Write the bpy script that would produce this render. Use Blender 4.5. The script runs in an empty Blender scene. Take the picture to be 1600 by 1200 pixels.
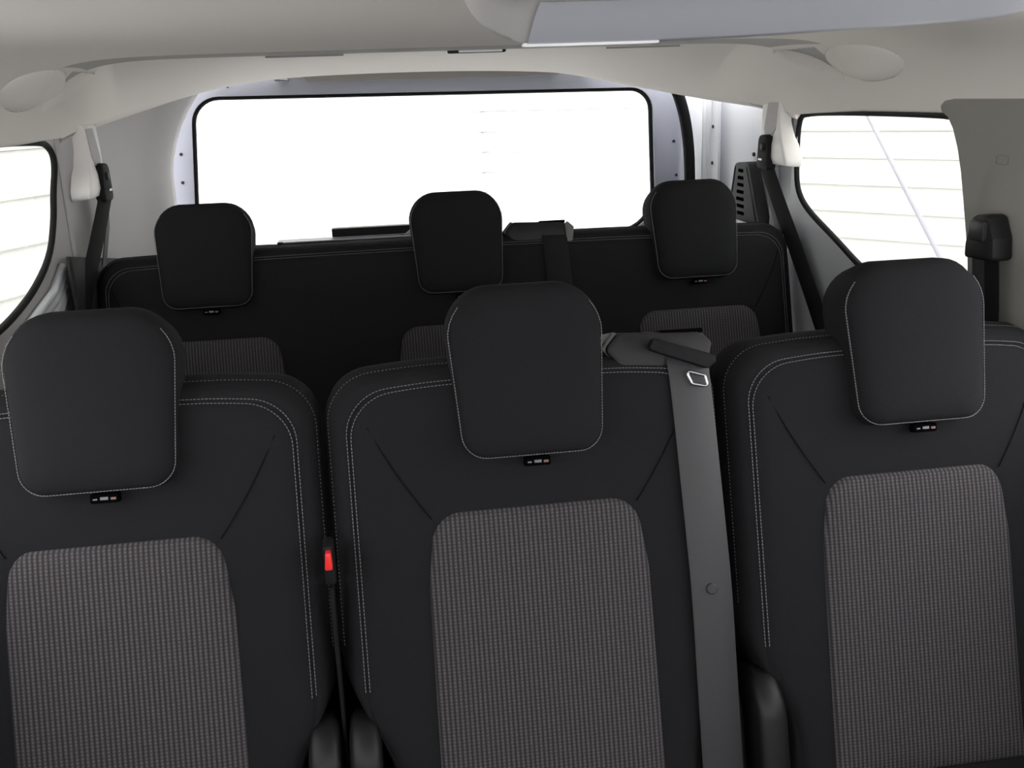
import bpy, bmesh, math, random
from mathutils import Vector, Matrix
random.seed(3)
scene = bpy.context.scene
COL = scene.collection

# ------------------------------------------------------------------ camera
cam_d = bpy.data.cameras.new('camera'); cam = bpy.data.objects.new('camera', cam_d); COL.objects.link(cam)
cam_d.sensor_width = 36.0; cam_d.lens = 1526.24 * 36.0 / 1600.0; cam_d.clip_start = 0.02
cam.matrix_world = Matrix(((0.98852556, 0.07476798, -0.13125156, -0.1741),
                           (-0.14699032, 0.27595196, -0.94986544, 0.0),
                           (-0.03480039, 0.95825898, 0.28377573, 1.35),
                           (0, 0, 0, 1)))
scene.camera = cam

# ------------------------------------------------------------------ light
SKY = 5.9
world = bpy.data.worlds.new('sky'); scene.world = world; world.use_nodes = True
bg = world.node_tree.nodes['Background']; bg.inputs[0].default_value = (1.0, 0.995, 1.0, 1); bg.inputs[1].default_value = SKY
vs = scene.view_settings
vs.view_transform = 'Standard'; vs.look = 'None'; vs.gamma = 1.0; vs.use_curve_mapping = False
vs.exposure = 0.0

# ------------------------------------------------------------------ materials
def newmat(name):
    m = bpy.data.materials.new(name); m.use_nodes = True
    nt = m.node_tree; b = nt.nodes['Principled BSDF']
    return m, nt, b
def plain(name, col, rough=0.6, metal=0.0, spec=0.5, bump=0.0, bscale=400.0, var=0.0):
    m, nt, b = newmat(name)
    b.inputs['Base Color'].default_value = (*col, 1); b.inputs['Roughness'].default_value = rough
    b.inputs['Metallic'].default_value = metal; b.inputs['Specular IOR Level'].default_value = spec
    if bump or var:
        tc = nt.nodes.new('ShaderNodeTexCoord'); nz = nt.nodes.new('ShaderNodeTexNoise')
        nz.inputs['Scale'].default_value = bscale; nz.inputs['Detail'].default_value = 3
        nt.links.new(tc.outputs['Object'], nz.inputs['Vector'])
        if bump:
            bp = nt.nodes.new('ShaderNodeBump'); bp.inputs['Strength'].default_value = bump; bp.inputs['Distance'].default_value = 0.001
            nt.links.new(nz.outputs['Fac'], bp.inputs['Height']); nt.links.new(bp.outputs[0], b.inputs['Normal'])
        if var:
            r = nt.nodes.new('ShaderNodeMix'); r.data_type = 'RGBA'
            r.inputs[6].default_value = (*[c * (1 - var) for c in col], 1); r.inputs[7].default_value = (*[min(1, c * (1 + var)) for c in col], 1)
            nt.links.new(nz.outputs['Fac'], r.inputs[0]); nt.links.new(r.outputs[2], b.inputs['Base Color'])
    return m
def ribbed(name, dark, mid, light):
    """woven insert: vertical ribs broken into small dashes"""
    m, nt, b = newmat(name); N = nt.nodes; L = nt.links
    tc = N.new('ShaderNodeTexCoord'); sx = N.new('ShaderNodeSeparateXYZ'); L.new(tc.outputs['Object'], sx.inputs[0])
    def mth(op, a, bb=None):
        n = N.new('ShaderNodeMath'); n.operation = op
        for i, v in enumerate((a, bb)):
            if v is None: continue
            if isinstance(v, (int, float)): n.inputs[i].default_value = v
            else: L.new(v, n.inputs[i])
        return n.outputs[0]
    rib = mth('ADD', mth('MULTIPLY', mth('SINE', mth('MULTIPLY', sx.outputs['X'], 2 * math.pi / 0.0058)), 0.5), 0.5)
    dash = mth('ADD', mth('MULTIPLY', mth('SINE', mth('MULTIPLY', sx.outputs['Z'], 2 * math.pi / 0.0042)), 0.5), 0.5)
    nz = N.new('ShaderNodeTexNoise'); nz.inputs['Scale'].default_value = 260; L.new(tc.outputs['Object'], nz.inputs['Vector'])
    fac = mth('MULTIPLY', rib, mth('ADD', mth('MULTIPLY', dash, 0.55), 0.45))
    fac = mth('MULTIPLY', fac, mth('ADD', mth('MULTIPLY', nz.outputs['Fac'], 0.9), 0.55))
    cr = N.new('ShaderNodeValToRGB'); e = cr.color_ramp.elements
    e[0].position = 0; e[0].color = (*dark, 1); e[1].position = 1; e[1].color = (*light, 1)
    k = e.new(0.45); k.color = (*mid, 1)
    L.new(fac, cr.inputs[0]); L.new(cr.outputs[0], b.inputs['Base Color'])
    bp = N.new('ShaderNodeBump'); bp.inputs['Strength'].default_value = 0.35; bp.inputs['Distance'].default_value = 0.001
    L.new(fac, bp.inputs['Height']); L.new(bp.outputs[0], b.inputs['Normal'])
    b.inputs['Roughness'].default_value = 0.9; b.inputs['Specular IOR Level'].default_value = 0.2
    return m
def glass(name, tint):
    m = bpy.data.materials.new(name); m.use_nodes = True; nt = m.node_tree; nt.nodes.clear()
    o = nt.nodes.new('ShaderNodeOutputMaterial'); mx = nt.nodes.new('ShaderNodeMixShader')
    tr = nt.nodes.new('ShaderNodeBsdfTransparent'); tr.inputs[0].default_value = (*tint, 1)
    gl = nt.nodes.new('ShaderNodeBsdfGlossy'); gl.inputs['Roughness'].default_value = 0.02
    lw = nt.nodes.new('ShaderNodeLayerWeight'); lw.inputs[0].default_value = 0.5
    pw = nt.nodes.new('ShaderNodeMath'); pw.operation = 'POWER'; pw.inputs[1].default_value = 5.0
    ma = nt.nodes.new('ShaderNodeMath'); ma.operation = 'MULTIPLY_ADD'; ma.inputs[1].default_value = 0.12; ma.inputs[2].default_value = 0.015
    nt.links.new(lw.outputs['Facing'], pw.inputs[0]); nt.links.new(pw.outputs[0], ma.inputs[0]); nt.links.new(ma.outputs[0], mx.inputs[0]); nt.links.new(tr.outputs[0], mx.inputs[1]); nt.links.new(gl.outputs[0], mx.inputs[2])
    nt.links.new(mx.outputs[0], o.inputs[0]); return m

M_FAB = plain('charcoal_fabric', (0.0102, 0.0104, 0.0116), 0.92, spec=0.15, bump=0.5, bscale=900, var=0.25)
M_INS = ribbed('ribbed_grey_fabric', (0.021, 0.0198, 0.0208), (0.050, 0.0465, 0.049), (0.092, 0.0855, 0.0885))
M_STITCH = plain('grey_thread', (0.17, 0.17, 0.175), 0.8)
M_STITCH_D = plain('dark_grey_thread', (0.085, 0.085, 0.088), 0.8)
M_SEAM = plain('dark_thread', (0.002, 0.002, 0.002), 1.0, spec=0.0)
M_SEAM_F = plain('fabric_seam', (0.005, 0.005, 0.0055), 1.0, spec=0.05)
M_BLACK = plain('black_plastic', (0.012, 0.012, 0.013), 0.55, spec=0.3, bump=0.15, bscale=1500)
M_BLACK_S = plain('satin_black_plastic', (0.018, 0.018, 0.021), 0.4, spec=0.4)
M_RUBBER = plain('black_rubber', (0.008, 0.008, 0.009), 0.7, spec=0.15)
M_BELT = plain('grey_webbing', (0.020, 0.020, 0.0225), 0.55, bump=0.2, bscale=900)
M_BELT_D = plain('black_webbing', (0.010, 0.010, 0.011), 0.75, spec=0.15, bump=0.2, bscale=900)
M_GEND = plain('mid_grey_plastic', (0.09, 0.09, 0.088), 0.5)
M_VENT = plain('charcoal_plastic', (0.035, 0.036, 0.040), 0.6, spec=0.25)
M_REC = plain('matt_black_cover', (0.0065, 0.0065, 0.0075), 0.5, spec=0.3)
M_RED = plain('red_button', (0.75, 0.03, 0.03), 0.4)
M_CHROME = plain('chrome', (0.35, 0.35, 0.37), 0.35, metal=1.0)
M_LINER = plain('headliner_cloth', (0.77, 0.73, 0.69), 0.95, spec=0.1, bump=0.12, bscale=700, var=0.03)
M_TRIM = plain('warm_grey_trim', (0.45, 0.44, 0.44), 0.75, spec=0.3, bump=0.1, bscale=900)
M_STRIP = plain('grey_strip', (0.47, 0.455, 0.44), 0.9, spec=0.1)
M_PILLAR = plain('grey_pillar_trim', (0.27, 0.265, 0.245), 0.75, spec=0.3, bump=0.15, bscale=900)
M_DTRIM = plain('dark_grey_trim', (0.024, 0.0235, 0.025), 0.8, spec=0.3)
M_CREAM = plain('cream_plastic', (0.80, 0.78, 0.76), 0.5)
M_PAINT = plain('pale_silver_paint', (0.34, 0.35, 0.41), 0.35)
M_PAINT_W = plain('pale_bare_metal_paint', (0.60, 0.615, 0.65), 0.3)
M_UPTRIM = plain('taupe_trim', (0.30, 0.28, 0.265), 0.8)
M_SIDING = plain('cream_siding', (0.70, 0.70, 0.682), 0.7, var=0.015, bscale=3)
M_GROUND = plain('concrete', (0.60, 0.60, 0.60), 0.9, var=0.1, bscale=4)
M_CARPET = plain('dark_carpet', (0.05, 0.05, 0.052), 0.95, bump=0.5, bscale=600)
M_WHITE = plain('white_print', (0.13, 0.13, 0.145), 0.6)
M_PINK = plain('red_print', (0.15, 0.075, 0.07), 0.6)
M_BLUEG = plain('pale_blue_grey_plastic', (0.50, 0.51, 0.56), 0.4)
M_CREAM_D = plain('warm_grey_plastic', (0.50, 0.49, 0.475), 0.6)
M_LENS = plain('clear_lens', (0.75, 0.75, 0.76), 0.25)
M_PIPE = plain('white_pipe', (0.48, 0.47, 0.54), 0.5)
G_REAR = glass('clear_glass', (0.97, 0.98, 0.97))
G_SIDE = glass('light_tint_glass', (0.72, 0.725, 0.705))

# ------------------------------------------------------------------ helpers
def mesh(name, verts, faces, mat, parent=None, smooth=True, angle=None):
    me = bpy.data.meshes.new(name); me.from_pydata([tuple(v) for v in verts], [], faces); me.validate()
    bm = bmesh.new(); bm.from_mesh(me); bmesh.ops.recalc_face_normals(bm, faces=bm.faces); bm.to_mesh(me); bm.free()
    me.materials.append(mat)
    if smooth:
        me.polygons.foreach_set('use_smooth', [True] * len(me.polygons))
        if angle: me.set_sharp_from_angle(angle=math.radians(angle))
    o = bpy.data.objects.new(name, me); COL.objects.link(o)
    if parent: o.parent = parent
    return o
def tag(o, label, cat=None, group=None, kind=None):
    if label: o['label'] = label
    if cat: o['category'] = cat
    if group: o['group'] = group
    if kind: o['kind'] = kind
    return o
def empty(name, loc, label=None, cat=None, group=None, kind=None):
    o = bpy.data.objects.new(name, None); o.empty_display_size = 0.05; COL.objects.link(o); o.location = loc
    return tag(o, label, cat, group, kind)
def skin(loops, closed=True, cap0=True, cap1=True):
    """verts, faces bridging equal-length loops"""
    n = len(loops[0]); V = [p for l in loops for p in l]; F = []
    for k in range(len(loops) - 1):
        a, b = k * n, (k + 1) * n
        for i in range(n if closed else n - 1):
            j = (i + 1) % n; F.append((a + i, a + j, b + j, b + i))
    if cap0: F.append(tuple(range(n)))
    if cap1: F.append(tuple(range((len(loops) - 1) * n, len(loops) * n)))
    return V, F
def rpoly(corners, radii, n=6):
    """rounded polygon, n+1 points per corner (2-D)"""
    out = []; m = len(corners)
    for i in range(m):
        p = Vector(corners[i]); a = Vector(corners[i - 1]); b = Vector(corners[(i + 1) % m]); r = radii[i]
        u = (a - p).normalized(); v = (b - p).normalized()
        half = math.acos(max(-1, min(1, u.dot(v)))) / 2
        d = r / math.tan(half); p0 = p + u * d; p1 = p + v * d
        c = p + (u + v).normalized() * (r / math.sin(half))
        a0 = math.atan2(*(p0 - c).yx); a1 = math.atan2(*(p1 - c).yx); da = a1 - a0
        while da > math.pi: da -= 2 * math.pi
        while da < -math.pi: da += 2 * math.pi
        for k in range(n + 1):
            t = a0 + da * k / n; out.append((c.x + r * math.cos(t), c.y + r * math.sin(t)))
    return out
def lerp(a, b, t): return a + (b - a) * t
def sstep(a, b, x):
    t = max(0.0, min(1.0, (x - a) / (b - a))); return t * t * (3 - 2 * t)
def resample(P, n):
    P = [Vector(p) for p in P]; L = [0]
    for a, b in zip(P, P[1:]): L.append(L[-1] + (b - a).length)
    out = []; k = 0
    for i in range(n):
        d = L[-1] * i / (n - 1)
        while k < len(P) - 2 and L[k + 1] < d: k += 1
        out.append(P[k].lerp(P[k + 1], (d - L[k]) / max(1e-9, L[k + 1] - L[k])))
    return out
def chaikin(P, it=2, closed=False):
    P = [Vector(p) for p in P]
    for _ in range(it):
        Q = [] if closed else [P[0]]
        for i in range(len(P) if closed else len(P) - 1):
            a, b = P[i], P[(i + 1) % len(P)]; Q += [a.lerp(b, .25), a.lerp(b, .75)]
        if not closed: Q.append(P[-1])
        P = Q
    return P
def tube(name, P, r, mat, parent=None, n=8, closed=False):
    P = [Vector(p) for p in P]; loops = []; m = len(P); prev = None
    for i, p in enumerate(P):
        a = P[i - 1] if (i or closed) else p; b = P[(i + 1) % m] if (i < m - 1 or closed) else p
        t = (b - a).normalized()
        if prev is None:
            up = Vector((0, 0, 1)) if abs(t.z) < .9 else Vector((1, 0, 0)); x = t.cross(up).normalized()
        else: x = (prev - t * prev.dot(t)).normalized()
        prev = x; y = t.cross(x)
        loops.append([p + x * (r * math.cos(2 * math.pi * k / n)) + y * (r * math.sin(2 * math.pi * k / n)) for k in range(n)])
    V, F = skin(loops, True, not closed, not closed)
    if closed:
        a, b = (m - 1) * n, 0
        F += [(a + k, a + (k + 1) % n, (k + 1) % n, k) for k in range(n)]
    return mesh(name, V, F, mat, parent)
def strap(name, P, wdir, w, th, mat, parent=None):
    """flat webbing: P centre line, wdir width direction (vector or list)"""
    P = [Vector(p) for p in P]; loops = []
    for i, p in enumerate(P):
        t = (P[min(i + 1, len(P) - 1)] - P[max(i - 1, 0)]).normalized()
        x = Vector(wdir[i] if isinstance(wdir, list) else wdir); x = (x - t * x.dot(t)).normalized(); y = t.cross(x)
        a, b = x * (w / 2), y * (th / 2); c = x * (w / 2 * .93)
        loops.append([p + a, p + c + b, p - c + b, p - a, p - c - b, p + c - b])
    V, F = skin(loops); return mesh(name, V, F, mat, parent, True, 40)
def plate(name, outer, holes, to3, th, mat, parent=None, smooth=False):
    """flat plate with holes; to3(a,b,d) maps 2-D + depth to 3-D"""
    bm = bmesh.new(); rings = []
    for poly in [outer] + holes:
        vs_ = [bm.verts.new((p[0], p[1], 0)) for p in poly]
        rings.append(vs_)
        for i in range(len(vs_)): bm.edges.new((vs_[i], vs_[(i + 1) % len(vs_)]))
    bmesh.ops.triangle_fill(bm, edges=bm.edges[:], use_beauty=True, use_dissolve=False)
    bm.verts.index_update(); n = len(bm.verts)
    tri = [tuple(v.index for v in f.verts) for f in bm.faces]; co = [v.co.copy() for v in bm.verts]
    rid = [[v.index for v in r] for r in rings]; bm.free()
    V = [to3(c.x, c.y, 0) for c in co] + [to3(c.x, c.y, th) for c in co]
    F = tri + [tuple(n + i for i in reversed(t)) for t in tri]
    for r in rid:
        for i in range(len(r)):
            a, b = r[i], r[(i + 1) % len(r)]; F.append((a, b, n + b, n + a))
    return mesh(name, V, F, mat, parent, True, 35)
def prism(name, poly, to3, th, mat, parent=None, bev=0.003):
    """bevelled solid from a 2-D outline"""
    c = Vector((sum(p[0] for p in poly) / len(poly), sum(p[1] for p in poly) / len(poly)))
    def ins(d):
        out = []
        for p in poly:
            v = c - Vector(p); l = v.length; out.append(tuple(Vector(p) + v * min(.9, d / max(l, 1e-6))))
        return out
    ls = [(ins(bev), 0), (ins(bev * .3), bev * .3), (poly, bev), (poly, th - bev), (ins(bev * .3), th - bev * .3), (ins(bev), th)]
    V, F = skin([[to3(a, b, d) for a, b in l] for l, d in ls]); return mesh(name, V, F, mat, parent, True, 40)
def box(name, c, s, mat, parent=None, bev=0.004):
    x, y, z = s[0] / 2, s[1] / 2, s[2] / 2; r = min(bev, x * .9, z * .9)
    poly = rpoly([(-x, -z), (x, -z), (x, z), (-x, z)], [r] * 4, 3)
    return prism(name, poly, lambda a, b, d: (c[0] + a, c[1] - y + d, c[2] + b), s[1], mat, parent, min(bev, y * .9))
def stitches(name, P, nrm, parent, period=0.0044, ln=0.0029, w=0.0010, h=0.0007):
    """a run of sewn thread along a polyline with surface normals"""
    V, F = [], []; P = [Vector(p) for p in P]; acc = 0.0; nxt = 0.0
    for i in range(len(P) - 1):
        a, b = P[i], P[i + 1]; L = (b - a).length
        if L < 1e-7: continue
        t = (b - a) / L; n = Vector(nrm[i] if isinstance(nrm, list) else nrm); x = t.cross(n).normalized(); n = x.cross(t)
        while nxt < acc + L:
            c = a + t * (nxt - acc); k = len(V)
            for sx_, sn in ((-1, -1), (1, -1), (.6, 1), (-.6, 1)):
                V.append(c + x * (sx_ * w / 2) + n * (sn * h) - t * ln / 2); V.append(c + x * (sx_ * w / 2) + n * (sn * h) + t * ln / 2)
            F += [(k, k + 1, k + 3, k + 2), (k + 2, k + 3, k + 5, k + 4), (k + 4, k + 5, k + 7, k + 6), (k + 6, k + 7, k + 1, k), (k, k + 2, k + 4, k + 6), (k + 1, k + 7, k + 5, k + 3)]
            nxt += period
        acc += L
    o = mesh(name, V, F, M_STITCH, parent, False); o['kind'] = 'stuff'; return o

# ------------------------------------------------------------------ the cabin shell
LIP = 1.72
ARCH = [(-.738, 1.98, 1.304), (-.733, 2.2, 1.326), (-.70, 2.40, 1.347), (-.585, 2.54, 1.389), (-.436, 2.55, 1.417), (-.267, 2.55, 1.426), (.047, 2.55, 1.427),
        (.289, 2.55, 1.418), (.375, 2.55, 1.406), (.539, 2.54, 1.370), (.668, 2.40, 1.335), (.725, 2.18, 1.315), (.735, 2.02, 1.292)]
def prof(X, zc=1.442, zs=1.300, hw=.738):
    q = min(1.0, abs(X) / hw); return zs + (zc - zs) * (1 - q ** 12) ** .5
NU = 401
def build_ceiling():
    xs = [-.738 + 1.476 * i / 3000 for i in range(3001)]
    base = resample([(x, 0, prof(x)) for x in xs], NU)
    arch = resample(chaikin(ARCH, 5), NU)
    V, rows = [], []
    ys = [-0.45 + 1.95 * k / 60 for k in range(60)] + [1.50 + (LIP - 1.50) * k / 60 for k in range(61)]
    def relief(p):
        x, y, z = p; s = 1 if x > 0 else -1; y0 = y - (0.0 if x > 0 else 0.045)
        if abs(x) > .45:
            # grip bulge with a pocket behind it
            yp = 1.785; ye = 1.95
            r = ((y0 - 1.672) / .115) ** 2 + ((z - 1.390) / .030) ** 2
            dome = .024 * max(0, 1 - r) ** lerp(1.2, .6, sstep(1.372, 1.408, z)) if r < 1 else 0
            lo = 1.360 + (y0 - yp) * (.062 / (ye - yp)); hi = 1.422
            pk = .055 * sstep(yp - .008, yp + .006, y0) * sstep(lo - .004, lo + .012, z) * (1 - sstep(hi - .006, hi + .004, z)) if y0 < ye else 0
            x += s * .9 * (pk - dome); z += .4 * (pk - dome)
        return (x, y, z)
    grid = []
    for y in ys:
        grid.append([relief((b.x, y, b.z)) for b in base])
    # step up behind the front liner, then the rear liner sweeping back and down to the arched edge
    lipw = [(1 - sstep(.56, .69, abs(b.x))) for b in base]
    grid.append([(b.x, LIP + .004, b.z + .006 * lipw[i]) for i, b in enumerate(base)])
    grid.append([(b.x, LIP + .006, b.z + .040 * lipw[i]) for i, b in enumerate(base)])
    NR = 80
    for k in range(1, NR + 1):
        s = k / NR; row = []
        for i, b in enumerate(base):
            a = arch[i]; st = Vector((b.x, LIP + .006, b.z + .040 * lipw[i]))
            wx = s; wz = lerp(s, .35 * s + .65 * s ** 6, lipw[i])
            row.append(relief((lerp(st.x, a.x, wx), lerp(st.y, a.y, s), lerp(st.z, a.z, wz))))
        grid.append(row)
    # rolled edge
    last = grid[-1]
    for dy, dz in ((.006, -.002), (.012, .003), (.014, .02), (.014, .08)):
        grid.append([(p[0], p[1] + dy * (0.3 + .7 * lipw[i]), p[2] + dz) for i, p in enumerate(last)])
    V = [p for r in grid for p in r]; F = []
    for k in range(len(grid) - 1):
        for i in range(NU - 1):
            F.append((k * NU + i, k * NU + i + 1, (k + 1) * NU + i + 1, (k + 1) * NU + i))
    o = mesh('ceiling', V, F, M_LINER, None, True, 50)
    sol = o.modifiers.new('thickness', 'SOLIDIFY'); sol.thickness = 0.012; sol.offset = 1
    return tag(o, 'pale warm grey moulded cloth headliner with an arched rear edge', 'headliner', kind='structure')
ceiling = build_ceiling()

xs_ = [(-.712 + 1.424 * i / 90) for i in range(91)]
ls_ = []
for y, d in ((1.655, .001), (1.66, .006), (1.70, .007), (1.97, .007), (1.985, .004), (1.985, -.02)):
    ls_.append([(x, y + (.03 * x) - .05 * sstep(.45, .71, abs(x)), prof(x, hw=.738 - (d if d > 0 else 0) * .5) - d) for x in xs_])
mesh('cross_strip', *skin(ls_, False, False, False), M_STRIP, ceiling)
# slim slots and the small lamp set in the rear edge of the front liner
def slot(x0, x1, y, z, mat, nm):
    box(nm, ((x0 + x1) / 2, y, z), (x1 - x0, .012, .0035), mat, ceiling, .0015)
lamp = box('lamp_bezel', (.056, 1.995, 1.4345), (.114, .016, .008), M_DTRIM, ceiling, .003)
box('lamp_lens', (.062, 1.984, 1.4335), (.085, .010, .004), M_LENS, lamp, .0015)
for x0, x1, y, z in ((-.345, -.20, 1.975, 1.4335), (.315, .465, 1.995, 1.4325)):
    slot(x0, x1, y, z, M_UPTRIM, 'clip_cover')

# floor and outer ground
def slab(name, x0, x1, y0, y1, z0, z1, mat):
    return mesh(name, [(x0, y0, z0), (x1, y0, z0), (x1, y1, z0), (x0, y1, z0), (x0, y0, z1), (x1, y0, z1), (x1, y1, z1), (x0, y1, z1)],
                [(0, 1, 2, 3), (4, 5, 6, 7), (0, 1, 5, 4), (1, 2, 6, 5), (2, 3, 7, 6), (3, 0, 4, 7)], mat, None, False)
tag(slab('floor', -.80, .80, -.5, 2.60, -.03, .0, M_CARPET), 'dark carpeted van floor under the seats', 'floor', kind='structure')
tag(slab('ground', -14, 14, -12, 14, -.50, -.40, M_GROUND), 'grey concrete yard around the van', 'ground', kind='structure')

tag(slab('front_light_blocker', -.78, .78, -.62, -.50, 0, 1.02, M_DTRIM), 'unseen dark dashboard bulkhead added to block low light from the front', 'dashboard', kind='structure')  # unseen dashboard-high slab, added to cut low frontal light on the seats
WIN_R = [(2.045, 1.282), (2.004, 1.291), (1.859, 1.295), (1.60, 1.296), (1.448, 1.294), (1.411, 1.273), (1.386, 1.241), (1.36, 1.158), (1.346, 1.093), (1.345, 1.02),
         (1.38, .992), (1.55, .985), (1.66, .992), (1.743, 1.014), (1.856, 1.054), (1.975, 1.092), (2.03, 1.125), (2.045, 1.17)]
WIN_L = [(1.962, 1.275), (1.93, 1.294), (1.871, 1.299), (1.683, 1.305), (1.45, 1.300), (1.41, 1.275), (1.386, 1.241), (1.36, 1.158), (1.346, 1.093), (1.35, 1.04),
         (1.40, 1.026), (1.539, 1.030), (1.632, 1.040), (1.741, 1.061), (1.85, 1.101), (1.905, 1.16), (1.928, 1.208), (1.962, 1.25)]
def side(sgn, win, name, panel_mat, label):
    X = .742 * sgn
    outer = [(1.15, .0), (2.06, .0), (2.06, 1.33), (1.15, 1.33)]
    w2 = [tuple(p) for p in chaikin([(a, b, 0) for a, b in win], 2, True)]; w2 = [(p[0], p[1]) for p in w2]
    w = plate(name, outer, [w2], lambda a, b, d: (X + sgn * d, a, b), .008, panel_mat)
    tag(w, label, 'side wall', kind='structure')
    # front door and sliding door below the waist line
    lo = mesh('door_panel', *skin([[(X, -.5, z), (X, 1.15, z), (X + sgn * .05, 1.15, z), (X + sgn * .05, -.5, z)] for z in (0, .3, .92)]), M_DTRIM, w, False)
    pil = mesh('door_post', *skin([[(X, .30, z), (X, .40, z), (X + sgn * .04, .40, z), (X + sgn * .04, .30, z)] for z in (.92, 1.33)]), M_TRIM, w, False)
    win_o = empty('window_1' if sgn < 0 else 'window_2', (X, 1.70, 1.0), ('rear quarter window on the left, sloping lower corner, siding outside' if sgn < 0 else 'rear quarter window on the right beside the belt pillar'), 'window', kind='structure')
    def P(o_):
        o_.parent = win_o; o_.matrix_parent_inverse = Matrix.Translation(-Vector(win_o.location)); return o_
    P(tube('window_seal', [(X + sgn * .004, a, b) for a, b in w2], .006, M_RUBBER, None, 8, True))
    P(prism('pane', w2, lambda a, b, d: (X + sgn * (.003 + d), a, b), .004, G_SIDE, None, .001))
    return w
wall_l = side(-1, WIN_L, 'wall_left', M_TRIM, 'left inner side of the van, pale trim around the quarter window')
wall_r = side(1, WIN_R, 'wall_right', M_PAINT_W, 'right inner side of the van, pale painted metal around the quarter window')

# ribbed bare metal and dark lower trim on the left below the glass
for k in range(4):
    tube('metal_rib', [(-.737, 1.875 - k * .004, 1.078 - k * .017), (-.735, 1.80, 1.045 - k * .016), (-.735, 1.62, 1.012 - k * .014)], .008, M_PAINT_W, wall_l)
# D pillars: curved in plan
def sheet(name, plan, z0, z1, mat, n=24, zt=None):
    P = resample(chaikin([(a, b, 0) for a, b in plan], 3), n)
    loops = [[(p.x, p.y, z) for p in P] for z in (z0, lerp(z0, z1, .5), z1)]
    V, F = skin(loops, False, False, False); o = mesh(name, V, F, mat, None)
    s = o.modifiers.new('thickness', 'SOLIDIFY'); s.thickness = .006; s.offset = 0
    return o
def sheet_l(name, plan, z0, z1, mat, bend):
    P = resample(chaikin([(a, b, 0) for a, b in plan], 3), 32); loops = []
    for j in range(25):
        z = lerp(z0, z1, j / 24); dx = 1.9 * max(0, z - 1.17) ** 2 if bend else 0
        loops.append([(p.x + dx * (i / 31) ** 3, p.y, z if bend else z * (1 - .16 * (p.y - 1.87) / z1)) for i, p in enumerate(P)])
    V, F = skin(loops, False, False, False); o = mesh(name, V, F, mat, None)
    s_ = o.modifiers.new('thickness', 'SOLIDIFY'); s_.thickness = .004; s_.offset = 0
    return o
PL = [(-.740, 1.968), (-.734, 2.12), (-.742, 2.30), (-.715, 2.44), (-.655, 2.53), (-.648, 2.56)]
t1 = tag(sheet_l('trim_1', PL, .5, 1.42, M_TRIM, True), 'grey moulded rear pillar trim left of the tailgate window', 'pillar trim', kind='structure')
t2 = tag(sheet_l('trim_2', [(-.716, 1.845), (-.717, 1.90)] + [(x + .012, y) for x, y in PL[1:-1]] + [(-.640, 2.555)], .0, 1.095, M_DTRIM, False), 'dark grey lower pillar trim behind the left quarter window', 'pillar trim', kind='structure')
t3 = tag(sheet('trim_3', [(.745, 2.04), (.748, 2.12), (.738, 2.16), (.742, 2.20), (.735, 2.40), (.715, 2.50), (.690, 2.52), (.678, 2.56), (.676, 2.615)], .0, 1.40, M_PAINT_W), 'bare pale painted metal rear pillar right of the tailgate', 'pillar', kind='structure')
# stiffening ribs, holes and seam on the bare pillar
tube('pressed_rib', [(.735, 2.13, .7), (.735, 2.13, 1.1), (.733, 2.14, 1.33)], .010, M_PAINT_W, t3)
tube('pressed_rib', [(.705, 2.48, .7), (.705, 2.48, 1.1), (.700, 2.47, 1.33)], .009, M_PAINT_W, t3)
def dot(name, c, r, ax, mat, parent, th=.003):
    c = Vector(c); ax = Vector(ax).normalized(); u = ax.cross(Vector((0, 0, 1))).normalized(); v = u.cross(ax)
    loops = [[c + ax * d + u * (rr * math.cos(k * math.pi / 6)) + v * (rr * math.sin(k * math.pi / 6)) for k in range(12)] for rr, d in ((r, 0), (r, th * .7), (r * .8, th))]
    return mesh(name, *skin(loops), mat, parent, True, 40)

# tailgate
tg = empty('door_1', (0, 2.62, 0), 'pale silver tailgate with a large bright rear window', 'tailgate', kind='structure')
def PT(o_):
    o_.parent = tg; o_.matrix_parent_inverse = Matrix.Translation((0, -2.62, 0)); return o_
hole = rpoly([(-.625, .988), (.605, .975), (.592, 1.357), (-.592, 1.372)], [.09, .10, .06, .07], 8)
ring = rpoly([(-.72, .2), (.72, .2), (.70, 1.43), (-.675, 1.43)], [.05, .05, .13, .13], 8)
PT(plate('tailgate_panel', ring, [hole], lambda a, b, d: (a, 2.62 + d, b), .05, M_PAINT))
PT(tube('window_seal', [(a, 2.637, b) for a, b in hole], .009, M_RUBBER, None, 8, True))
PT(prism('pane', hole, lambda a, b, d: (a, 2.655 + d, b), .004, G_REAR, None, .001))
PT(prism('upper_trim', rpoly([(-.30, 1.397), (.335, 1.395), (.385, 1.47), (-.385, 1.47)], [.01] * 4, 3), lambda a, b, d: (a, 2.585 + d, b), .034, M_UPTRIM, None, .006))
PT(prism('lower_trim', rpoly([(-.66, .25), (.66, .25), (.64, .985), (-.64, .992)], [.03] * 4, 4), lambda a, b, d: (a, 2.575 + d, b), .044, M_DTRIM, None, .008))
PT(box('sill_strip', (-.235, 2.60, 1.000), (.36, .05, .014), M_BLACK_S, None, .003))
PT(box('sill_strip', (-.165, 2.615, 1.020), (.22, .03, .022), M_BLACK, None, .003))
PT(box('sill_edge', (-.235, 2.574, 1.005), (.33, .006, .004), M_PAINT, None, .0015))
PT(prism('wiper_cover', [(-.10, .995), (.16, .995), (.14, 1.03), (.06, 1.055), (-.03, 1.055)], lambda a, b, d: (a, 2.59 + d, b), .03, M_PAINT, None, .004))
for x, z in ((-.637, 1.165), (-.632, 1.235), (.660, 1.125), (.652, 1.215), (.50, 1.395), (-.50, 1.395)):
    PT(dot('screw_hole', (x, 2.6195, z), .004, (0, -1, 0), M_BLACK, None, .002))
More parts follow.
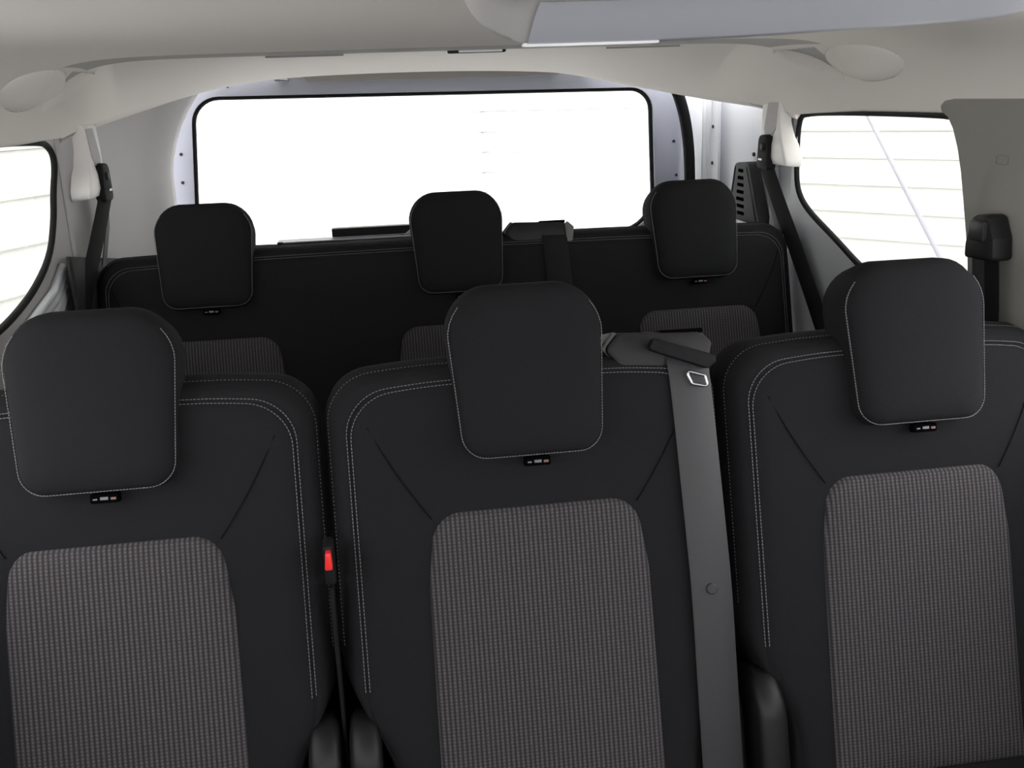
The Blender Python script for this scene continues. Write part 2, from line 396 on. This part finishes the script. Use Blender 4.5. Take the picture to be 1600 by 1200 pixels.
for x in (-.365, .40):
    PT(box('hinge_bolt', (x, 2.60, 1.408), (.035, .03, .014), M_CHROME, None, .004))
ws = tube('trim_4', chaikin([(.664, 2.505, .5), (.664, 2.505, 1.10), (.650, 2.505, 1.28), (.60, 2.51, 1.40)], 3), .015, M_RUBBER)
tag(ws, 'black rubber weatherstrip along the right edge of the tailgate opening', 'weatherstrip', kind='structure')
flange = sheet('trim_5', [(.688, 2.49), (.706, 2.47), (.708, 2.42)], .3, 1.40, M_PAINT_W); tag(flange, 'pale metal flange with small holes beside the weatherstrip', 'pillar flange', kind='structure')
for y, z in ((2.455, 1.255), (2.47, 1.225), (2.455, 1.165)):
    dot('hole', (.704, y, z), .0045, (-1, -.2, 0), M_BLACK, flange, .003)
# small holes low on the right wall
for y, z in ((1.985, .985), (1.99, .955), (1.965, .94)):
    dot('hole', (.741, y, z), .005, (-1, 0, 0), M_BLACK, wall_r, .003)

# right belt pillar
pp = [(1.480, 1.310), (1.445, 1.296), (1.412, 1.241), (1.385, 1.155), (1.366, 1.088), (1.360, .95), (1.360, .3), (1.08, .3), (1.08, 1.322), (1.38, 1.322), (1.462, 1.322)]
pil = prism('trim_6', [tuple(p)[:2] for p in chaikin([(a, b, 0) for a, b in pp], 1, True)], lambda a, b, d: (.742 - d, a, b), .020, M_PILLAR, None, .006)
tag(pil, 'grey plastic belt pillar trim at the right edge', 'pillar trim', kind='structure')
tube('embossed_mark', [(.7215, a, b) for a, b in rpoly([(1.292, 1.231), (1.320, 1.231), (1.320, 1.243), (1.292, 1.243)], [.004] * 4, 3)], .0007, M_PILLAR, pil, 5, True)

# ------------------------------------------------------------------ outside: two sided walls meeting behind the van
def siding(name, a, b, label):
    a, b = Vector(a), Vector(b); t = (b - a).normalized(); L = (b - a).length
    nrm = Vector((-t.y, t.x, 0)); cen = (a + b) / 2
    if (Vector((0, 1, 0)) - cen).dot(nrm) < 0: nrm = -nrm
    root = empty(name, (a.x, a.y, -.4), label, 'siding wall', kind='structure')
    prof_ = [(0, 0), (.030, 0), (.032, .006), (.012, .197), (0, .20)]
    V, F = skin([[tuple(t * d + nrm * o_ + Vector((0, 0, z))) for o_, z in prof_] for d in (0, L)])
    first = None
    for k in range(24):
        if first is None:
            first = mesh('siding_board', V, F, M_SIDING, root, False); o_ = first
        else:
            o_ = first.copy(); COL.objects.link(o_); o_.parent = root
        o_.location = (0, 0, k * .20)
    return root
siding('wall_outside_left', (-4.2, -1.0, 0), (1.02, 10.24, 0), 'cream horizontal siding wall outside the left window')
siding('wall_outside_right', (1.02, 10.24, 0), (8.6, .68, 0), 'cream horizontal siding wall outside the right window')

# ------------------------------------------------------------------ seats
LEAN = math.radians(15.8)
BOT = -.57
def pinch(hw, t, W):
    sh = min(.040, (W - hw) * 1.3)
    k = 1 - sstep(-.47 - sh * .5, -.315 - sh, t)
    return hw - max(0, hw - (W - .10)) * .52 * k
def uloop(hw, top, r, n, W, tb=BOT, pin=True, crown=.006):
    """open loop: up the left side, over the top, down the right; (x, y, z) = (across, rearwards, up the back)"""
    L = []
    def ad(s, t):
        if pin: s = math.copysign(pinch(abs(s), t, W), s) if s else s
        L.append((s, -n, t + crown * (1 - (s / hw) ** 2) - .004 * sstep(.5, 1, abs(s) / hw)))
    NS, NC, NT = 34, 10, 20
    for i in range(NS): ad(-hw, lerp(tb, top - r, i / NS))
    for i in range(NC): a = math.pi - math.pi / 2 * i / NC; ad(-hw + r + r * math.cos(a), top - r + r * math.sin(a))
    for i in range(NT + 1): ad(lerp(-hw + r, hw - r, i / NT), top)
    for i in range(1, NC + 1): a = math.pi / 2 - math.pi / 2 * i / NC; ad(hw - r + r * math.cos(a), top - r + r * math.sin(a))
    for i in range(1, NS + 1): ad(hw, lerp(top - r, tb, i / NS))
    return L
# inset from the outer width, top, corner radius, forward offset
SHAPE = [(.135, -.10, .05, .000), (.085, -.05, .06, .003), (.052, -.020, .055, .004), (.0325, -.0025, .050, .001), (.030, .000, .050, -.002),
         (.0275, .0025, .050, .000), (.015, .015, .052, -.008), (.0055, .0235, .054, -.026), (.0010, .030, .055, -.045), (.0025, .0325, .052, -.072), (.014, .024, .05, -.102), (.15, -.10, .05, -.115)]
def backrest(W, parent):
    loops = [uloop(W - i, t, r, n, W) for i, t, r, n in SHAPE]
    V, F = skin(loops, False, False, False); n = len(loops[0])
    F.append(tuple(range(n))); F.append(tuple(range((len(loops) - 1) * n, len(loops) * n)))
    return mesh('backrest', V, F, M_FAB, parent)
def back_stitch(W, parent, tb=-.352):
    for i, t, r, n in (SHAPE[3], SHAPE[5]):
        P = uloop(W - i, t, r, n + .0008, W, tb); stitches('stitching', P, (0, -1, 0), parent)
    i, t, r, n = SHAPE[7]
    P = uloop(W - i, t, r, n + .0005, W, -.30)
    nr = [Vector((p[0] / W * .8 if abs(p[0]) > W - .03 else 0, -.6, .6 if p[2] > 0 else 0)) for p in P]
    o = stitches('stitching', P, nr, parent, .0046, .0022, .0007, .0006); o.data.materials[0] = M_STITCH_D
def groove(parent, a, b):
    P = [Vector(a).lerp(Vector(b), k / 8) for k in range(9)]
    for k, p in enumerate(P): p.y -= .0016 + .002 * math.sin(math.pi * k / 8) ; p.x += .004 * math.sin(math.pi * k / 8) * (1 if a[0] < b[0] else -1) * -1
    tube('seam', P, .0007, M_SEAM_F, parent, 6)
def center_panel(x, parent):
    loops = []
    for d, n in ((0, -.001), (.002, .0035), (.006, .0065), (.03, .0085)):
        q = rpoly([(-.140 + d, BOT + .03 + d), (.140 - d, BOT + .03 + d), (.137 - d, -.24), (.126 - d, -.150 - d), (-.126 + d, -.150 - d), (-.137 + d, -.24)], [.004, .004, .06, .036 if d < .02 else .02, .036 if d < .02 else .02, .06], 7)
        loops.append([(x + s, -n, t - .004 * (s / .126) ** 2 * (1 if t > -.2 else 0)) for s, t in q])
    V, F = skin(loops, True, False, True)
    return mesh('center_panel', V, F, M_INS, parent)
HL = [(.45, .034, -.05), (.78, .0335, -.028), (.93, .030, -.014), (.985, .0245, -.006), (1.01, .014, .0005), (1.02, -.008, .004), (1.00, -.040, .001), (.86, -.062, -.010), (.45, -.068, -.03)]
def hr_loop(sc_, n, dtop):
    c = .018; top = .114 + dtop; bot = c - .107 * sc_
    wt, wb = .0968 * sc_, .0835 * sc_
    q = rpoly([(-wb, bot), (wb, bot), (wt, top), (-wt, top)], [.030 * sc_, .030 * sc_, .050 * sc_, .050 * sc_], 8)
    return [(s, -n + .018 * ((s / .09) ** 2 - .3) * .35 , t + (.005 * (1 - (s / .09) ** 2) - .002 if t > .06 else 0)) for s, t in q]
def headrest(x, parent, mats):
    loops = [hr_loop(*h) for h in HL]
    V, F = skin(loops)
    o = mesh('headrest', V, F, M_FAB, parent); o.location = (x, 0, 0)
    q = [Vector(p) for p in hr_loop(.990, .0240, -.006)]
    # thread runs down one side, under and up the other
    n = 9
    run = q[3 * n + 4:] + [q[-1].lerp(q[0], k / 6) for k in range(1, 6)] + q[:2 * n] + [q[2 * n - 1].lerp(q[2 * n], k / 6) for k in range(1, 6)] + q[2 * n:2 * n + 5]
    run = [p + Vector((math.copysign(.001, p.x) if abs(p.x) > .06 else 0, -.0006, -.0008 if p.z < -.05 else 0)) for p in run]
    stitches('stitching', run, (0, -1, 0), o, .0036, .0026, .0011, .0008)
    tg_ = box('label_tag', (.004, -.012, -.0975), (.032, .012, .011), M_SEAM, o, .002)
    for dx, w_, h_, m_ in ((-.010, .005, .0018, M_WHITE), (0, .009, .0035, M_WHITE), (.010, .006, .003, M_PINK)):
        p_ = box('tag_print', (.004 + dx, -.0185, -.0975 - abs(dx) * .06), (w_, .001, h_), m_, None, .0004)
        p_.parent = o
    return o
def recliner(x, parent, back=0.0):
    prof_ = rpoly([(-.028, -.66), (.095, -.66), (.095, -.400), (-.028, -.375)], [.01, .01, .05, .055], 8)   # (rearwards, up)
    ls = []
    for dx, sc_ in ((-.019, .80), (-.017, .93), (-.011, 1), (.011, 1), (.017, .93), (.019, .80)):
        ls.append([(x + dx, .010 + back + (a - .010) * sc_, -.5 + (b + .5) * sc_) for a, b in prof_])
    return mesh('recliner_cover', *skin(ls), M_REC, parent, True, 50)
def cushion(W, parent, z):
    q = rpoly([(-W, -.07), (W, -.07), (W, .06), (-W, .06)], [.03, .03, .035, .035], 6)
    ls = [[(a * k, y, z + b * k + (y + .1) * .04 * -1) for a, b in q] for y, k in ((-.56, .85), (-.555, .95), (-.53, 1), (-.2, 1), (-.02, 1), (.06, .97))]
    return mesh('seat_cushion', *skin(ls), M_FAB, parent)
def leaned(o, x, Y, z, root):
    o.parent = root; o.location = (x - root.location.x, Y - root.location.y, z - root.location.z); o.rotation_euler = (-LEAN, 0, 0)
def squeeze(root, sgn):
    """the outer places taper towards the van side"""
    for o in root.children_recursive:
        if o.name.startswith('headrest') or (o.parent and o.parent.name.startswith('headrest')): continue
        for v in o.data.vertices:
            if v.co.x * sgn > .05: v.co.x = sgn * (.05 + (v.co.x * sgn - .05) * .8)
def make_seat(x, Y, z0, label, Wd=.2485):
    root = empty('passenger_seat', (x, Y - .05, 0), label, 'seat', 'second row seats')
    b = backrest(Wd, None); leaned(b, x, Y, z0, root)
    center_panel(0, b); back_stitch(Wd, b)
    groove(b, (-.196, -.001, -.042), (-.128, -.001, -.158)); groove(b, (.196, -.001, -.042), (.126, -.001, -.158))
    h = headrest(0, None, None); leaned(h, x, Y, z0, root)
    for s in (-1, 1):
        r = recliner(s * (.226 if x or s < 0 else .230), None, 0 if x or s < 0 else .035); leaned(r, x, Y, z0, root)
    c = cushion(.235, root, .0); c.location = (0, -.02, .44)
    base = mesh('seat_base', *skin([[(a * k, b_ * k - .25, z) for a, b_ in ((-.18, -.2), (.18, -.2), (.18, .2), (-.18, .2))] for z, k in ((.0, 1.05), (.03, 1), (.30, .95), (.38, 1.1))]), M_BLACK, root, True, 40)
    if x: squeeze(root, 1 if x > 0 else -1)
    return root
Y2, Z2 = 1.13, 1.0155
seat_l = make_seat(-.5, Y2, Z2, 'second row charcoal seat with grey ribbed panel, nearest the left window')
seat_m = make_seat(0, Y2, Z2, 'middle second row charcoal seat with a shoulder belt lying down its back')
seat_r = make_seat(.5, Y2, Z2, 'second row charcoal seat in front of the right quarter window')

# third row bench
Y3, Z3 = 1.997, 1.05
bench = empty('bench_seat', (0, Y3 - .05, 0), 'long charcoal third row bench with three headrests below the rear window', 'bench seat')
BW = .724
bb = backrest(BW, None); leaned(bb, 0, Y3, Z3, bench)
for x in (-.5, 0, .5): center_panel(x, bb)
back_stitch(BW, bb, -.30)
groove(bb, (-.685, -.001, -.042), (-.628, -.001, -.158)); groove(bb, (.685, -.001, -.042), (.626, -.001, -.158))
for x in (-.5, 0, .5):
    h = headrest(0, None, None); leaned(h, x, Y3, Z3, bench)
c = cushion(.70, bench, 0); c.location = (0, -.02, .46)
mesh('seat_base', *skin([[(a * k, b_ * k - .25, z) for a, b_ in ((-.6, -.2), (.6, -.2), (.6, .2), (-.6, .2))] for z, k in ((.0, 1.03), (.03, 1), (.32, 1), (.40, 1.05))]), M_BLACK, bench, True, 40)

# ------------------------------------------------------------------ shoulder belts of the middle places
def mid_belt(Y, z0, label, tongue, web, xoff=0.0):
    root = empty('seat_belt', (0, Y, z0), label, 'seat belt', 'shoulder belts of the middle places')
    root.rotation_euler = (-LEAN, 0, 0)
    cs = [(.200, .035, .028), (.201, .022, .034), (.202, .006, .024), (.203, -.004, .006), (.204, -.008, -.03), (.206, -.010, -.10), (.209, -.011, -.20), (.211, -.012, -.28), (.210, -.012, -.37), (.209, -.012, -.50), (.209, -.010, -.56)]
    P = chaikin([(x + xoff, y, z) for x, y, z in cs], 2)
    s = strap('webbing', P, (1, 0, -.02), .052, .0022, web, root); s['label'] = 'flat woven strap'
    # plastic guide on top of the backrest
    q = rpoly([(.100, .030), (.122, .004), (.232, .004), (.240, .030), (.225, .046), (.118, .050)], [.008, .008, .006, .006, .006, .010], 5)
    g = prism('belt_guide', [(a + xoff, b) for a, b in q], lambda a, b, d: (a, .002 + d, b), .075, M_BLACK, root, .006)
    prism('guide_end', [(a + xoff, b) for a, b in rpoly([(.096, .032), (.118, .008), (.126, .012), (.124, .046), (.114, .053)], [.004] * 5, 3)], lambda a, b, d: (a, .008 + d, b), .060, M_GEND, g, .004)
    if not tongue: prism('guide_end', [(a + xoff, b) for a, b in rpoly([(.228, .002), (.241, .004), (.246, .034), (.232, .047), (.226, .040)], [.003] * 5, 3)], lambda a, b, d: (a, -.001 + d, b), .060, M_GEND, g, .004)
    box('guide_slot', (.200 + xoff, .016, .0465), (.056, .026, .006), M_SEAM, g, .002)
    if tongue:
        t = prism('belt_tongue', rpoly([(.150, .027), (.225, -.002), (.236, .006), (.236, .014), (.158, .041)], [.005, .005, .004, .004, .005], 4), lambda a, b, d: (a + xoff, -.018 + d, b), .016, M_RUBBER, root, .004)
        lo = [(.196, -.002), (.220, -.010), (.2235, -.024), (.203, -.019)]
        tube('metal_loop', [(a + xoff, -.0145, b) for a, b in rpoly(lo, [.003] * 4, 3)], .0021, M_CHROME, t, 8, True)
        d = dot('stop_button', (.210 + xoff, -.0125, -.274), .0072, (0, -1, 0), M_BELT, root, .004)
    return root
mid_belt(Y2, Z2, 'grey shoulder belt with tongue and button lying down the middle second row seat', True, M_BELT)
mid_belt(Y3, Z3, 'dark shoulder belt coming over the top of the third row bench', False, M_BELT_D)

# buckle peeking out between two second row seats
bk = empty('belt_buckle', (-.2505, 1.10, .62), 'black belt buckle with a red release button between the left and middle seats', 'belt buckle')
box('buckle_body', (0, -.040, .215), (.0115, .03, .05), M_RUBBER, bk, .003)
prism('release_button', rpoly([(-.0045, .215), (.0045, .215), (.0035, .236), (-.0025, .236)], [.0015] * 4, 3), lambda a, b, d: (a, -.066 + d, b), .012, M_RED, bk, .0012)['label'] = 'red release button'
strap('buckle_strap', [(0, -.04, .185), (0, -.05, .10), (0, -.05, .0), (.0, -.03, -.15)], (0, 1, 0), .03, .004, M_RUBBER, bk)

# ------------------------------------------------------------------ upper belt anchors on the rear pillars
def anchor(sgn, label):
    X = .736 * sgn
    ym = 2.10
    root = empty('belt_anchor', (X, ym, 1.20), label, 'seat belt', 'upper belts of the third row')
    # white height cover: narrow above, flared below
    ls = []
    for z, w_, d_, o_ in ((.125, .052, .016, .015), (.118, .056, .024, .015), (.075, .055, .028, .010), (.045, .060, .031, -.005), (.028, .062, .036, -.025), (.0, .050, .038, -.058), (-.014, .046, .034, -.060), (-.017, .040, .022, -.060)):
        q = rpoly([(-w_, 0), (w_, 0), (w_ * .85, d_), (-w_ * .85, d_)], [.003, .003, .008, .008], 4)
        ls.append([(-sgn * b, a + o_, z) for a, b in q])
    cv = mesh('cover', *skin(ls), M_CREAM, root, True, 60)
    # recessed darker channel down the cover
    ls = []
    for z, w_, d_ in ((.115, .026, .0255), (.06, .030, .0315), (.035, .010, .036)):
        ls.append([(-sgn * d_, -w_, z), (-sgn * d_, w_, z), (-sgn * (d_ - .01), w_, z), (-sgn * (d_ - .01), -w_, z)])
    mesh('channel', *skin(ls), M_TRIM, cv, False)
    # black guide ring
    q = rpoly([(-.034, -.040), (.034, -.040), (.028, .034), (-.022, .036)], [.010, .010, .015, .015], 5)
    g = prism('guide_ring', q, lambda a, b, d: (-sgn * (.026 + d), a, b + .012), .020, M_RUBBER, root, .005)
    tube('guide_bolt', [(-sgn * .044, -.004, .022), (-sgn * .050, -.004, .022)], .008, M_BLACK, g, 10)
    box('ring_highlight', (-sgn * .047, .008, -.006), (.003, .02, .005), M_CHROME, g, .001)
    dy = -.28
    # front strand runs down to the seat, the rear one drops to the retractor
    strap('webbing', chaikin([(-sgn * .040, -.005, -.012), (-sgn * .034, -.06, -.07), (-sgn * .018, -.20, -.20), (-sgn * .012, -.33, -.37)] if sgn < 0 else
                             [(-sgn * .040, -.005, -.012), (-sgn * .036, -.05, -.07), (-sgn * .022, -.16, -.20), (-sgn * .010, -.30, -.37)], 2), (-sgn * .28, 1, 0), .040, .002, M_BELT_D, root)
    strap('webbing', [(-sgn * .036, .012, -.012), (-sgn * .030, .010, -.08), (-sgn * .016, -.01, -.16), (-sgn * .012, -.04, -.30)] if sgn < 0 else
          [(-sgn * .036, .018, -.010), (-sgn * .030, -.01, -.08), (-sgn * .02, -.05, -.16), (-sgn * .016, -.07, -.30)], (0, 1, .2), .034, .002, M_BELT, root)
    return root
anchor(-1, 'black belt hanging from a cream cover beside the left quarter window')
anchor(1, 'black belt hanging from a cream cover behind the right quarter window')

# second row belt guide on the right pillar
bg_ = empty('belt_guide', (.722, 1.290, 1.13), 'black belt guide and hanging strap on the right pillar trim', 'seat belt')
q = rpoly([(-.034, -.030), (.036, -.034), (.037, -.012), (.024, .030), (-.012, .034), (-.030, .002)], [.006, .006, .008, .010, .010, .008], 5)
prism('guide_body', q, lambda a, b, d: (-d, a, b), .034, M_BLACK, bg_, .007)
box('guide_cap', (-.037, .000, .010), (.008, .034, .030), M_BLACK_S, bg_, .003)
for dy, m_ in ((.020, M_BELT), (-.012, M_BELT_D)):
    strap('webbing', [(-.020, dy, -.025), (-.014, dy - .004, -.10), (-.010, dy - .008, -.20), (-.008, dy - .01, -.40)], (0, 1, 0), .030 if dy > 0 else .034, .002, m_, bg_)

# black vent on the bare right pillar
vt = empty('air_vent', (.738, 2.26, 1.04), 'black slotted plastic vent on the bare metal right pillar', 'vent')
q = rpoly([(-.125, 0), (.085, 0), (.045, .135), (-.042, .142)], [.008, .008, .020, .020], 5)
vb = prism('vent_body', q, lambda a, b, d: (-d - .004, a, b), .030, M_VENT, vt, .006)
for k in range(7):
    z = .020 + k * .0165; w_ = .052 - k * .004
    prism('slot', rpoly([(-w_ / 2, -.0038), (w_ / 2, -.0038), (w_ / 2, .0038), (-w_ / 2, .0038)], [.0015] * 4, 2), lambda a, b, d: (-.033 - d, a - .002, z + b), .003, M_SEAM, vt, .0005)
tube('vent_rib', [(-.033, -.105, .008), (-.033, -.036, .128)], .003, M_BLACK, vt); tube('vent_rib', [(-.033, .07, .008), (-.033, .034, .126)], .003, M_BLACK, vt)
dot('fixing_hole', (-.0, .00, .155), .005, (-1, 0, 0), M_BLACK, vt, .006)

# ------------------------------------------------------------------ overhead console hanging from the liner
co = empty('overhead_console', (.17, .66, 1.45), 'pale grey overhead console with rounded end hanging from the headliner, top right', 'console')
ls, pl_ = [], []
for k in range(49):
    u = (k / 12 * .10) if k < 12 else lerp(.10, 1, (k - 12) / 36)
    x = lerp(-.262, .30, u); e = math.sqrt(max(0, 1 - (1 - u / .10) ** 2)) if u < .10 else (1 - max(0, (u - .78) / .22) ** 2 * .95)
    e = max(.10, e); rise = .012 * sstep(.25, 1, u)
    pf = [(-.30, -.010), (-.26, -.012 - .010 * e), (-.10, -.012 - .020 * e), (.085, -.012 - .024 * e + rise * .4), (.112, -.012 - .032 * e + rise * .6), (.142, -.012 - .047 * e + rise), (.150, -.012 - .049 * e + rise), (.156, -.012 - .042 * e + rise), (.160, -.010), (.160, -.009), (-.30, -.009)]
    ls.append([(x, y, z) for y, z in pf])
    if u > .085: pl_.append([(x, y + dy, z + dz) for (y, z), dy, dz in zip(pf[3:8], (0, 0, 0, .001, .002), (-.0005, -.0018, -.0018, -.0018, -.001))])
body = mesh('console_body', *skin(ls), M_CREAM_D, co, True, 60)
mesh('console_panel', *skin(pl_, False, False, False), M_BLUEG, co, True)
box('lens', (-.158, .1515, -.0625), (.112, .008, .003), M_LENS, co, .0014)

# pipe leaning outside beyond the right quarter window
pp_ = tube('pipe', [(1.42, 4.5, 2.454), (3.15, 4.5, -.346)], .012, M_PIPE)
tag(pp_, 'slanting white pipe standing outside beyond the right quarter window', 'pipe')
